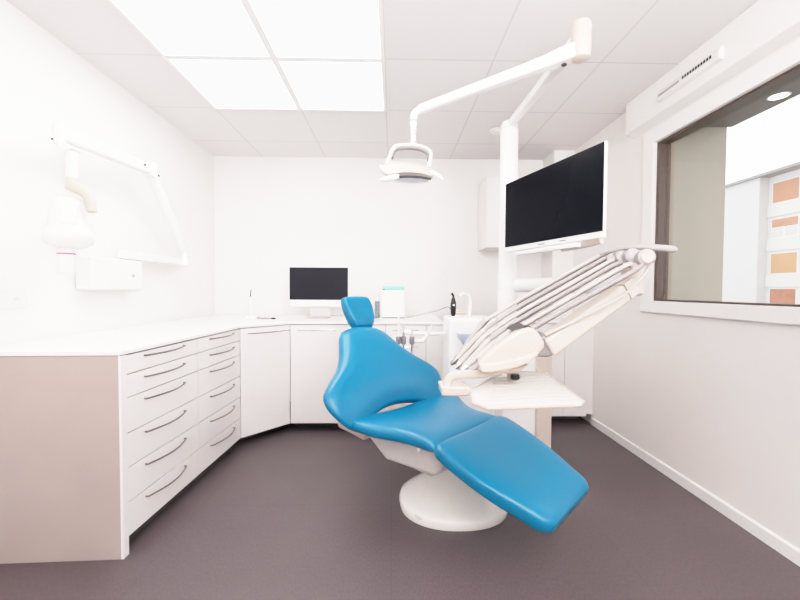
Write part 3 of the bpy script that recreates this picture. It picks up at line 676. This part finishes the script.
# ------------------------------------------------------------------ things on the worktop
# desktop computer
mn = thing('computer_monitor', 'dark computer monitor with white chin on the back counter', 'monitor', (-.66, 3.5, CZ))
Ym = 3.46
pts = [at(289.5, 267.5, Ym), at(348, 267.5, Ym), at(348, 300, Ym), at(289, 300, Ym)]
xa, xb, z1, z0 = pts[0].x, pts[1].x, pts[0].z, pts[2].z
obj('casing', bx(xa, xb, Ym, Ym+.03, z0-.062, z1+.004), 'white', mn, bevel=.004)
obj('display', bx(xa, xb, Ym-.002, Ym+.002, z0, z1+.002), 'screen2', mn, smooth=0)
xm = (xa+xb)/2
obj('stand', loft(NB(), [[V(xm-.09, Ym+.035, z0+.02), V(xm+.09, Ym+.035, z0+.02), V(xm+.09, Ym+.05, z0+.02), V(xm-.09, Ym+.05, z0+.02)], [V(xm-.09, Ym+.07, CZ+.008), V(xm+.09, Ym+.07, CZ+.008), V(xm+.09, Ym+.09, CZ+.008), V(xm-.09, Ym+.09, CZ+.008)]]), 'white', mn)
obj('foot', bx(xm-.095, xm+.095, Ym-.06, Ym+.12, CZ, CZ+.009), 'grey', mn, bevel=.003)
# scanner stand with probe
Yc = 3.30
sc = thing('charging_stand', 'small white stand with upright dark-tipped probe left of the monitor', 'stand', V(at(252, 319, Yc).x, Yc, CZ))
q = V(at(252.5, 319, Yc).x, Yc, CZ)
obj('base', bx(q.x-.045, q.x+.045, q.y-.04, q.y+.04, CZ, CZ+.03), 'white', sc, bevel=.008, seg=3)
qt = at(250.5, 297, Yc); qz = at(251, 289.5, Yc)
obj('probe', tb([q+V(-.015, 0, .02), q+V(-.016, 0, .08), qt], [.011, .008, .006], 12), 'white', sc)
obj('probe_tip', tb([qt, qz+V(-.002, 0, -.012), qz+V(.006, 0, 0)], [.005, .004, .004], 10), 'black', sc)
hw = thing('handpiece', 'slim white instrument with black tip lying right of the charging stand', 'instrument', V(q.x+.13, Yc, CZ))
obj('body', tb([V(q.x+.05, Yc-.02, CZ+.012), V(q.x+.11, Yc-.02, CZ+.011), V(q.x+.17, Yc-.02, CZ+.009)], [.008, .010, .006], 12), 'grey', hw)
obj('tip', tb([V(q.x+.165, Yc-.02, CZ+.009), V(q.x+.185, Yc-.02, CZ+.009), V(q.x+.205, Yc-.02, CZ+.007)], [.006, .0085, .005], 10), 'black', hw)
# dispenser box with mint lid
Yd = 3.45
x0_, x1_ = at(381, 305, Yd).x, at(405, 305, Yd).x; zt2 = at(390, 290, Yd).z
db = thing('dispenser_box', 'white upright dispenser with mint green lid on the counter behind headrest', 'dispenser', ((x0_+x1_)/2, Yd+.1, CZ))
obj('body', bx(x0_, x1_, Yd, Yd+.19, CZ+.008, zt2), 'white', db, bevel=.01, seg=3)
obj('plinth', bx(x0_+.006, x1_-.006, Yd+.004, Yd+.186, CZ, CZ+.008), 'greyd', db, smooth=0)
obj('lid', bx(x0_+.012, x1_-.004, Yd+.02, Yd+.17, zt2, zt2+.036), 'mint', db, bevel=.008, seg=3)
obj('latch', bx(x0_+.012, x0_+.035, Yd+.005, Yd+.025, zt2, zt2+.010), 'mark', db, bevel=.002)
xs = at(377.5, 305, Yd).x
bt = thing('bottle', 'slim speckled grey bottle standing left of the white dispenser', 'bottle', (xs-.004, Yd+.02, CZ))
obj('body', lt([(.022, 0), (.023, .005), (.023, .14), (.018, .155)], n=20, origin=(xs-.004, Yd+.02, CZ)), 'bottlec', bt)
obj('cap', lt([(.013, .155), (.013, .185), (.010, .2)], n=16, origin=(xs-.004, Yd+.02, CZ)), 'whitem', bt)
cd = [V(x1_+.01, Yd+.02, CZ+.010), V(x1_+.05, Yd-.02, CZ+.012), at(420, 314.5, 3.2), at(436, 311, 2.9), at(447, 307, 2.55), at(450.5, 309, 2.48)]
tag(obj('power_cord', tb(spline(cd, 8), .0028, 8), 'greyd'), 'thin grey cord running from dispenser to black handheld light', 'cord')

# ------------------------------------------------------------------ light
wld = D.worlds.new('world'); SC.world = wld; wld.use_nodes = True; nt = wld.node_tree
bg = nt.nodes['Background']; sky = nt.nodes.new('ShaderNodeTexNoise'); sky.inputs['Scale'].default_value = 2.5; sky.inputs['Detail'].default_value = 5
rp = nt.nodes.new('ShaderNodeValToRGB'); rp.color_ramp.elements[0].position = .35; rp.color_ramp.elements[1].position = .7
rp.color_ramp.elements[0].color = (.96, .965, .97, 1); rp.color_ramp.elements[1].color = (1, 1, 1, 1)
tcw = nt.nodes.new('ShaderNodeTexCoord'); nt.links.new(tcw.outputs['Generated'], sky.inputs['Vector'])
nt.links.new(sky.outputs['Fac'], rp.inputs[0]); nt.links.new(rp.outputs[0], bg.inputs['Color']); bg.inputs['Strength'].default_value = 2.0
def area(name, loc, rot, sx_, sy_, e_, c_=(1, 1, 1)):
    l = D.lights.new(name, 'AREA'); l.shape = 'RECTANGLE'; l.size = sx_; l.size_y = sy_; l.energy = e_; l.color = c_
    o = D.objects.new(name, l); COL.objects.link(o); o.location = loc; o.rotation_euler = rot; return o
area('rear_ceiling_lamp', (-.2, -.6, HC-.05), (0, 0, 0), 1.2, 1.2, 14, (1, .97, .95))
area('added_bounce_fill', (.7, -.7, 1.7), (math.radians(180-20), math.radians(-12), 0), .9, .9, 130, (1, .975, .96))  # added fill lamp, unseen behind the camera, aimed up to even out the room
SC.view_settings.view_transform = 'Standard'; SC.view_settings.look = 'None'; SC.view_settings.exposure = 0.0
# film response: soft shoulder for the bright whites
SC.view_settings.use_curve_mapping = True
cmap = SC.view_settings.curve_mapping; WL = 3.0
cmap.white_level = (WL, WL, WL); cv = cmap.curves[3]
for a_, b2 in ((.03, .033), (.08, .093), (.2, .25), (.45, .53), (.7, .745), (1.0, .875), (1.4, .955), (2.0, .992)): cv.points.new(a_/WL, b2)
cmap.update()
